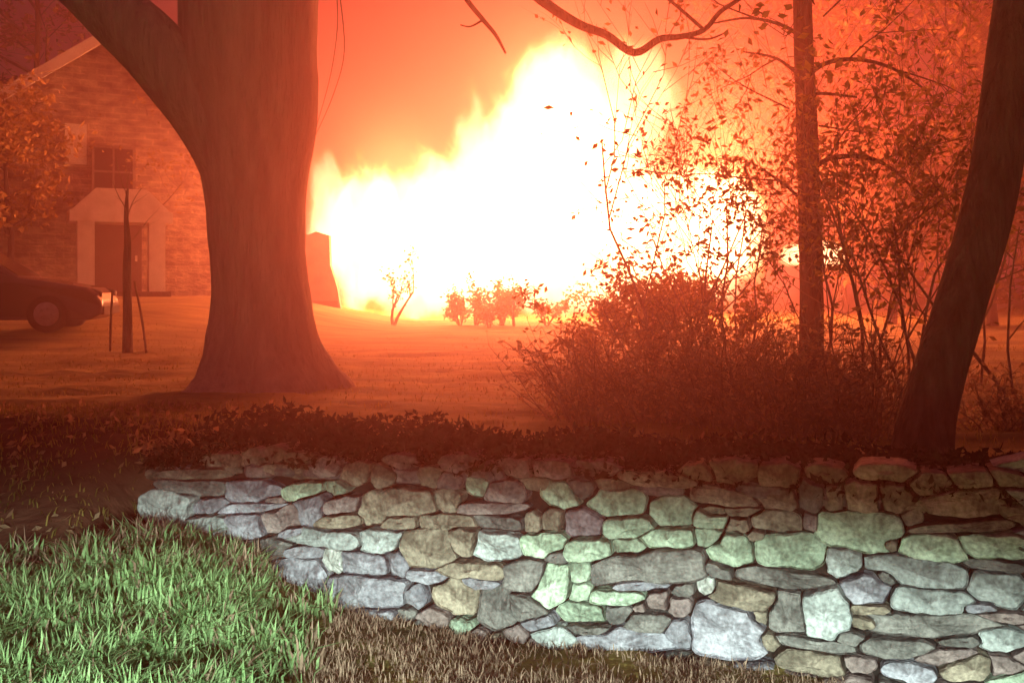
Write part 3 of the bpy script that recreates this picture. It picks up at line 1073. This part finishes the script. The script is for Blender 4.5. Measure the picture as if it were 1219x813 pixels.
# the slim tree inside the thicket
V0 = Vector((P(966, 466, 9.5).x, 9.5, gz(P(966, 466, 9.5).x, 9.5)))
stree = thing('slim_tree', 'slim straight tree with arching side branches inside the thicket', 'tree', V0)
b = MB()
limb(b, [(966, 475, 9.5, 17), (966, 400, 9.5, 14.5), (965, 300, 9.5, 13.5), (962, 200, 9.5, 13), (958, 100, 9.5, 12), (955, 0, 9.5, 11), (952, -120, 9.5, 9), (946, -300, 9.5, 5)], 14)
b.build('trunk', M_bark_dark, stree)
b = MB()
limb(b, [(958, 96, 9.5, 4), (978, 78, 9.4, 3.2), (1010, 71, 9.3, 2.8), (1050, 77, 9.2, 2.2), (1085, 95, 9.1, 1.5), (1115, 120, 9, .9)], 6)
limb(b, [(960, 112, 9.5, 2.6), (985, 112, 9.4, 2), (1020, 116, 9.3, 1.3)], 5)
limb(b, [(962, 205, 9.5, 4), (985, 190, 9.4, 3.4), (1015, 186, 9.3, 3), (1045, 192, 9.2, 2.4), (1075, 212, 9.1, 1.6), (1100, 245, 9, 1)], 6)
limb(b, [(955, 45, 9.5, 3), (930, 30, 9.6, 2.2), (890, 22, 9.7, 1.6), (850, 28, 9.8, 1)], 5)
limb(b, [(957, 95, 9.5, 2.6), (925, 70, 9.6, 1.8), (885, 62, 9.7, 1)], 5)
limb(b, [(964, 250, 9.5, 2.8), (940, 225, 9.6, 2), (905, 200, 9.7, 1)], 5)
limb(b, [(955, 10, 9.5, 3), (985, -15, 9.4, 2), (1040, -20, 9.3, 1.2)], 5)
lp = []
srng = random.Random(21)
for (px, py, dx, dz_) in ((1010, 71, .6, .6), (1060, 82, .8, -.1), (985, 190, .5, .8), (1045, 192, .8, .2), (905, 24, -.7, .4), (925, 70, -.6, -.2), (930, 215, -.7, .1), (980, 20, .7, .5), (1020, -10, .8, 0), (1075, 212, .5, -.5), (940, 130, -.6, .2), (975, 150, .7, 0)):
    grow(b, None, srng, P(px, py, 9.4) - V0, (dx, srng.uniform(-.5, .5), dz_), .8, .010, 2, lp, .1, .75, 5, (2, 3), 4)
b.build('branches', M_bark_dark, stree)
b = MB()
for p in lp:
    for _ in range(1 if srng.random() < .8 else 2):
        b.leaf(Vector(p) + Vector((srng.gauss(0, .05), srng.gauss(0, .05), srng.gauss(0, .05))), .075, srng, .3)
b.build('foliage', M_leaf, stree)


def leafy_shrub(px, d, top_py, spread_m, nst, label, seed, leafsz=.075, dens=1.0, mat=M_leaf, name='tall_shrub', cat='shrub', group='leafy shrubs of the thicket'):
    rng = random.Random(seed)
    x = (px - HX) / F * d
    z = gz(x, d)
    t = thing(name, label, cat, (x, d, z), 0, group)
    H = P(px, top_py, d).z - z
    b = MB()
    lp = []
    for k in range(nst):
        a = rng.uniform(0, 2 * math.pi)
        r0 = rng.uniform(0, .18)
        hh = H * rng.uniform(.6, .88)
        dirv = Vector((math.cos(a) * spread_m / H * rng.uniform(.3, 1.1), math.sin(a) * spread_m / H * rng.uniform(.3, 1.1), 1))
        grow(b, None, rng, (math.cos(a) * r0, math.sin(a) * r0, -.06), dirv, hh, rng.uniform(.010, .02), 3, lp, .18, .62, 5, (3, 4), 6)
    b.build('stems', M_twig, t)
    f = MB()
    for p in lp:
        if rng.random() < dens * .8:
            f.leaf(p + Vector((rng.gauss(0, .04), rng.gauss(0, .04), rng.gauss(0, .04))), leafsz, rng, .3)
    f.build('foliage', mat, t)
    return t


leafy_shrub(800, 9.4, 90, .9, 3, 'thin leafy shrub whose few stems stand before the right side of the fire', 31, dens=.38)
leafy_shrub(880, 10.0, 120, .8, 3, 'leafy shrub just left of the slim straight trunk', 32, dens=.5)
leafy_shrub(1000, 9.0, 190, .9, 3, 'bushy shrub between the slim trunk and the tallest dense shrub', 36, dens=1.0)
leafy_shrub(840, 10.6, 200, .8, 3, 'short leafy shrub between the fire and the slim trunk', 37, leafsz=.08, dens=.4)
leafy_shrub(1040, 8.6, 80, .9, 4, 'tall dense leafy shrub between the slim trunk and the leaning trunk', 33, dens=1.0)
leafy_shrub(1105, 7.6, 150, .8, 3, 'leafy shrub close behind the foot of the leaning trunk', 34, dens=.9)
leafy_shrub(1225, 8.2, 160, .8, 3, 'leafy shrub right of the leaning trunk at the photo edge', 35, dens=.8)


leafy_shrub(715, 11.5, 345, .9, 5, 'low leafy shrub overlapping the lower right of the fire, nearest the lawn', 38, leafsz=.085, dens=.9)
leafy_shrub(775, 11.0, 328, .9, 5, 'leafy shrub glowing orange before the lower right of the fire', 39, leafsz=.085, dens=.9)
leafy_shrub(850, 11.4, 322, .9, 5, 'leafy shrub glowing orange between the fire and the spot fires', 40, leafsz=.085, dens=1.0)
leafy_shrub(1150, 10.5, 60, 1.0, 4, 'tall leafy shrub behind the leaning trunk', 30, leafsz=.085, dens=.9)


def brush(px, d, W, H, n, label, seed):
    """a low dense tangle of thin bare stems with a few dead leaves"""
    rng = random.Random(seed)
    x = (px - HX) / F * d
    z = gz(x, d)
    t = thing('brush_shrub', label, 'shrub', (x, d, z), 0, 'low bare shrubs behind the wall')
    b = MB()
    f = MB()
    for k in range(n):
        a = rng.uniform(0, 2 * math.pi)
        r0 = rng.uniform(0, .38) * W
        out = rng.uniform(.1, 1.0)
        p = Vector((math.cos(a) * r0, math.sin(a) * r0 * .7, -.05))
        d_ = Vector((math.cos(a) * out, math.sin(a) * out * .7, 1.1)).normalized()
        L = H * rng.uniform(.5, 1.15)
        pts = [p]
        for q in range(5):
            d_ = (d_ + Vector((rng.gauss(0, .2), rng.gauss(0, .2), rng.gauss(-.03, .12)))).normalized()
            pts.append(pts[-1] + d_ * L / 5)
        r = rng.uniform(.003, .008)
        b.tube(pts, [r * (1 - .75 * q / 5) for q in range(6)], 4, cap=False)
        for q in range(1, 6):
            for _ in range(2):
                e = Vector((rng.gauss(0, 1), rng.gauss(0, 1), rng.gauss(.4, .7))).normalized()
                base = pts[q - 1].lerp(pts[q], rng.random())
                l2 = L * rng.uniform(.10, .28)
                m_ = base + e * l2 * .5 + Vector((rng.gauss(0, .02), rng.gauss(0, .02), rng.gauss(0, .02)))
                tip = base + e * l2 + Vector((rng.gauss(0, .03), 0, rng.gauss(0, .03)))
                b.tube([base, m_, tip], [.0028, .0022, .0012], 3, cap=False)
                if rng.random() < .75:
                    f.leaf(tip, .055, rng, .3)
                if rng.random() < .55:
                    f.leaf(m_, .05, rng, .3)
    b.build('stems', M_twig, t)
    f.build('foliage', M_dead, t)


brush(700, 7.8, .80, .80, 93, 'low bare shrub at the left end of the thicket, nearest the lawn', 41)
brush(785, 7.7, .90, 1.02, 105, 'bare twiggy shrub below the right half of the fire', 42)
brush(865, 7.5, .85, 1.10, 99, 'dense bare shrub left of the slim trunk, behind the wall', 43)
brush(945, 7.0, .80, .90, 93, 'dense bare shrub in front of the slim trunk, behind the wall', 44)
brush(1030, 6.9, .75, .95, 86, 'dense bare shrub against the left side of the leaning trunk', 45)
brush(1195, 7.2, .7, .55, 49, 'low bare shrub right of the leaning trunk', 46)

# little silhouettes standing before the flames
def small_bush(px, py_b, d, hpx_, wpx, label, seed, vee=False):
    rng = random.Random(seed)
    x = (px - HX) / F * d
    z = gz(x, d)
    t = thing('garden_shrub', label, 'shrub', (x, d, z), 0, 'small garden shrubs before the flames')
    H, W = 1.0 * hpx_ / F * d, .55 * wpx / F * d
    b, f = MB(), MB()
    dirs = [(-.35, 1), (.35, 1)] if vee else [(rng.uniform(-.5, .5), 1) for _ in range(rng.randint(3, 5))]
    for dx, dz_ in dirs:
        lp = []
        grow(b, None, rng, (0, 0, -.1), (dx, rng.uniform(-.2, .2), dz_), H * rng.uniform(.5, .95), .05 if vee else .03, 2, lp, .3, .55, 5, (2, 4), 4)
        for p in lp:
            if vee and p.z < H * .4: continue
            for _ in range(2):
                f.leaf(p + Vector((rng.gauss(0, W * .14), rng.gauss(0, W * .14), rng.gauss(0, H * .08))), .11, rng)
    b.build('stems', M_twig, t)
    f.build('foliage', M_leaf, t)


small_bush(468, 382, 26, 60, 40, 'small two-stemmed shrub dark against the left foot of the flames', 51, True)
small_bush(566, 386, 26, 42, 32, 'low rounded shrub dark against the middle foot of the flames', 52)
small_bush(596, 386, 25.5, 36, 24, 'small upright shrub dark before the flames, left of the tallest thin one', 53)
small_bush(650, 388, 25, 34, 40, 'low shrub dark before the flames beside the thicket edge', 54)
small_bush(715, 388, 24, 60, 80, 'wide shrub dark before the right half of the flames', 55)
small_bush(800, 388, 23, 55, 90, 'wide shrub before the right end of the flames', 56)

small_bush(612, 387, 25.2, 46, 26, 'tallest thin shrub dark before the middle foot of the flames', 57)
small_bush(548, 386, 26.4, 34, 22, 'thin shrub dark before the flames, first right of the two-stemmed one', 58)
small_bush(582, 387, 25.0, 30, 40, 'low spreading shrub dark before the middle foot of the flames', 59)

# staked young tree on the left lawn
SD = 14.5
V0 = Vector((P(151, 408, SD).x, SD, gz(P(151, 408, SD).x, SD)))
yt = thing('staked_sapling', 'young tree held between two thin stakes on the left lawn', 'tree', V0)
b = MB()
limb(b, [(152, 420, SD, 6.5), (152, 380, SD, 5.5), (151, 330, SD, 5.2), (152, 290, SD, 4.2), (150, 255, SD, 2.5), (152, 225, SD, 1.2)], 10)
b.build('trunk', M_bark_dark, yt)
b = MB()
limb(b, [(131, 418, SD - .2, 1.5), (132, 380, SD - .2, 1.5), (134, 345, SD - .1, 1.4)], 6)
b.build('stake', M_twig, yt)
b = MB()
limb(b, [(174, 420, SD - .2, 1.5), (169, 380, SD - .1, 1.5), (160, 335, SD - .05, 1.4)], 6)
b.build('stake', M_twig, yt)
b = MB()
lp = []
srng = random.Random(61)
for k in range(6):
    grow(b, None, srng, P(151, srng.uniform(230, 300), SD) - V0, (srng.uniform(-.8, .8), srng.uniform(-.6, .6), 1), .5, .009, 1, lp, .3, .6, 4, (2, 3), 4)
b.build('branches', M_twig, yt)


# ------------------------------------------------------------------ trees round the scene
def far_tree(px, d, top_py, wpx, label, seed, trunk_r=.2, crown_lo=.3, nleaf=1700, size=.34, mat=M_leaf2, group='trees behind the fire and house', name='woodland_tree', bare=0.0):
    rng = random.Random(seed)
    x = (px - HX) / F * d
    z = gz(x, d)
    t = thing(name, label, 'tree', (x, d, z), 0, group)
    H = P(px, top_py, d).z - z
    W = wpx / F * d / 2
    b = MB()
    lean = Vector((rng.uniform(-.04, .04), rng.uniform(-.04, .04), 1))
    pts = [Vector((0, 0, -.2)) + Vector((lean.x * H * q / 6 + rng.gauss(0, .03), lean.y * H * q / 6, H * .9 * q / 6)) for q in range(7)]
    b.tube(pts, [trunk_r * (1.25 if q == 0 else 1 - .75 * q / 6) for q in range(7)], 10, wob=.1)
    b.build('trunk', M_bark_dark, t)
    br = MB()
    tips = []
    nb = 16
    for k in range(nb):
        hfrac = crown_lo + (.95 - crown_lo) * (k + rng.random()) / nb
        base = Vector((lean.x * H * hfrac, lean.y * H * hfrac, H * .9 * hfrac))
        a = rng.uniform(0, 2 * math.pi)
        reach = W * (1.05 - .55 * abs(hfrac - .5)) * rng.uniform(.55, 1.1)
        lp = []
        grow(br, None, rng, base, (math.cos(a), math.sin(a), rng.uniform(.2, .8)), reach, trunk_r * .28, 2, lp, .1, .7, 4, (2, 4), 4)
        tips += lp
    br.build('branches', M_bark_dark, t)
    f = MB()
    for _ in range(nleaf):
        p = rng.choice(tips)
        if rng.random() < bare: continue
        f.leaf(p + Vector((rng.gauss(0, .22), rng.gauss(0, .22), rng.gauss(0, .22))), size, rng)
    f.build('crown', mat, t)


ft = [
    (905, 43, -60, 190, 'thin crowned tree behind the right end of the fire', 71, .22, .25),
    (1000, 38, -120, 240, 'tall leafy tree beyond the thicket right of the slim trunk', 72, .26, .15),
    (1085, 34, -40, 230, 'leafy tree beyond the thicket, left of the leaning trunk', 73, .22, .12),
    (1150, 42, -160, 260, 'tallest leafy tree far behind the leaning trunk', 74, .28, .15),
    (1235, 36, -60, 240, 'leafy tree beyond the lawn at the right edge', 75, .24, .12),
    (960, 50, 40, 200, 'low tree far beyond the spot fires', 76, .2, .15),
    (1060, 27, 180, 150, 'short bushy tree beyond the thicket under the taller crowns', 77, .14, .1),
    (1180, 26, 170, 150, 'short bushy tree seen right of the leaning trunk', 78, .14, .1),
    (1330, 33, -80, 300, 'leafy tree past the right edge of the lawn', 79, .26, .15),
    (45, 46, -80, 250, 'leafy tree standing behind the gabled house roof', 81, .28, .3),
    (-60, 40, -60, 260, 'leafy tree at the left edge beside the gabled house', 82, .28, .2),
]
for px, d, tp, wp, lab, sd, tr, cl in ft:
    far_tree(px, d, tp, wp, lab, sd, tr, cl)
far_tree(15, 26, 90, 150, 'small orange-lit leafy tree before the left part of the gabled house', 91, .10, .25, 2200, .22, M_yellow, 'small trees by the gabled house', 'garden_tree')
far_tree(185, 29, 60, 130, 'sparse small tree before the right part of the gabled house', 92, .08, .3, 1100, .17, M_yellow, 'small trees by the gabled house', 'garden_tree', .3)

# ------------------------------------------------------------------ ground cover
def in_front(x, y):
    return (x - WL.x) * wnrm.x + (y - WL.y) * wnrm.y


grng = random.Random(5)
b = MB()
cnt = 0
bt = MB()
while cnt < 24000:                       # lush green clump at the left
    x, y = grng.uniform(-3.0, -.55), grng.uniform(3.3, 5.6)
    s = in_front(x, y)
    lim = 1.0 if x < -1.35 else max(0, 1 - (x + 1.35) / .5)
    if s > -.06 and x > -2.2: continue
    if s > .15 + .12 * mnoise.noise(Vector((x * 3, 0, 2))) or y > 5.05 + .42 * (x + 3.0): continue
    if grng.random() > lim * (1.0 if y > 3.6 else .6): continue
    cl = mnoise.noise(Vector((x * 4, y * 4, 1)))
    if cl < -.12 and grng.random() < .8: continue
    dry = grng.random() < .10 + .35 * (y > 4.75 + .2 * (x + 3)) + .3 * (x > -.95)
    (bt if dry else b).blade((x, y, gz(x, y) - .01), grng.uniform(.05, .20) * (1 + .6 * cl), grng.uniform(.007, .019), grng.uniform(0, 6.28), grng.uniform(.15, 1.1))
    cnt += 1
o = bt.build('tan_grass', M_straw)
tag(o, 'tan dry blades mixed through the lush green grass clump', 'grass', kind='stuff')
o = b.build('grass_clump', M_grass)
tag(o, 'lush green grass growing against the left end of the stone wall', 'grass', kind='stuff')
b = MB()
cnt = 0
while cnt < 24000:                       # brown dry grass along the foot of the wall
    x, y = grng.uniform(-2.6, 3.2), grng.uniform(3.0, 5.4)
    s = in_front(x, y)
    if s > -.02: continue
    if x < -.9 and grng.random() < .8: continue
    if mnoise.noise(Vector((x * 3, y * 3, 7))) < -.12 and grng.random() < .75: continue
    b.blade((x, y, gz(x, y) - .01), grng.uniform(.02, .085), grng.uniform(.004, .008), grng.uniform(0, 6.28), grng.uniform(.2, 1.2))
    cnt += 1
o = b.build('dry_grass', M_straw)
tag(o, 'short brown dry grass along the foot of the stone wall', 'grass', kind='stuff')
b = MB()
bl = MB()
cnt = 0
while cnt < 4200:                       # the bare bank beside the wall's end
    x, y = grng.uniform(-4.6, -1.9), grng.uniform(4.6, 8.5)
    s = in_front(x, y)
    u = (x - WL.x) * wu.x + (y - WL.y) * wu.y
    if u > -.03 or s > 2.6: continue
    if mnoise.noise(Vector((x * 2.5, y * 2.5, 4))) < -.1 and grng.random() < .8: continue
    if grng.random() < .3: bl.leaf((x, y, gz(x, y) + .012), .06, grng)
    else: b.blade((x, y, gz(x, y) - .01), grng.uniform(.03, .12), grng.uniform(.005, .01), grng.uniform(0, 6.28), grng.uniform(.4, 1.3))
    cnt += 1
o = b.build('bank_grass', M_lawnblade)
tag(o, 'sparse brown grass on the dark bank left of the stone wall', 'grass', kind='stuff')
o = bl.build('fallen_leaves', M_dead)
tag(o, 'dead leaves scattered on the dark bank left of the stone wall', 'leaves', kind='stuff')
b = MB()
cnt = 0
while cnt < 16000:                      # lawn
    y = 5.2 + 14 * grng.random() ** 1.5
    x = grng.uniform(-.62, .62) * y
    s = in_front(x, y)
    if s < .5 and x > -2.3: continue
    if s < -.3: continue
    b.blade((x, y, gz(x, y) - .005), grng.uniform(.025, .07), grng.uniform(.006, .012), grng.uniform(0, 6.28), grng.uniform(.3, 1.2))
    cnt += 1
o = b.build('lawn_grass', M_lawnblade)
tag(o, 'short lawn grass lit orange by the fire behind the wall', 'grass', kind='stuff')
b = MB()
cnt = 0
while cnt < 5000:                       # fallen leaves and duff heaped behind and on the wall
    u = grng.uniform(-.1, WALL_LEN)
    s = abs(grng.gauss(0, .38)) + .10
    if s > 1.5: continue
    x, y = WL.x + wu.x * u + wnrm.x * s, WL.y + wu.y * u + wnrm.y * s
    z = max(gz(x, y), .70 if s < .45 else 0) + abs(grng.gauss(0, .03)) + (.05 if s < .45 else 0)
    b.leaf((x, y, z), .06, grng)
    cnt += 1
o = b.build('leaf_litter', M_dead)
tag(o, 'brown dead leaves lying along the top of the stone wall', 'leaves', kind='stuff')

M_shade_ivy = leaf_mat('shade_dark_ivy', (0.012, 0.014, 0.008), (0.035, 0.036, 0.02), .1)  # near-black leaf colour puts the wall-top shade into the ivy
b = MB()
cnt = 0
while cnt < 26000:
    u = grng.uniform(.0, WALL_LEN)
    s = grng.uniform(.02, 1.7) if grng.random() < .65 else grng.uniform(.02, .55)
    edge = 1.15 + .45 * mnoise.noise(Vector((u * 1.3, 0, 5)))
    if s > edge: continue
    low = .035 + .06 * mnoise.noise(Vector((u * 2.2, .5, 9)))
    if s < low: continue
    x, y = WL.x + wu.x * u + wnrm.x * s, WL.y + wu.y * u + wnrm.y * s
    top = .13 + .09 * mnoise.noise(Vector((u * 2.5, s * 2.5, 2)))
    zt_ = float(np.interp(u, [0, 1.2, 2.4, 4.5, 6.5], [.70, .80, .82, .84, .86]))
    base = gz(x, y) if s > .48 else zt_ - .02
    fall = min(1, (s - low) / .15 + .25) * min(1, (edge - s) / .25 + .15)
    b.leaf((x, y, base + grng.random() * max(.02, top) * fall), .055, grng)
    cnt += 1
o = b.build('ivy_shade_cover', M_shade_ivy)
tag(o, 'low ivy darkened to stand for shade over the top edge of the stone wall', 'ivy', kind='stuff')

# ------------------------------------------------------------------ smoky air
hb = MB()
hb.box((0, 60, 19), (180, 180, 43))
M_haze = new_mat('smoke_haze')
n, l = M_haze.node_tree.nodes, M_haze.node_tree.links
n.remove(n['Principled BSDF'])
pv = n.new('ShaderNodeVolumePrincipled')
pv.inputs['Color'].default_value = (.92, .48, .56, 1)
pv.inputs['Density'].default_value = 0.0165
pv.inputs['Anisotropy'].default_value = .79
l.new(pv.outputs[0], n['Material Output'].inputs['Volume'])
hz = hb.build('haze', M_haze, smooth=False)
tag(hz, 'thin orange-lit smoke hanging in the air', 'haze', kind='stuff')
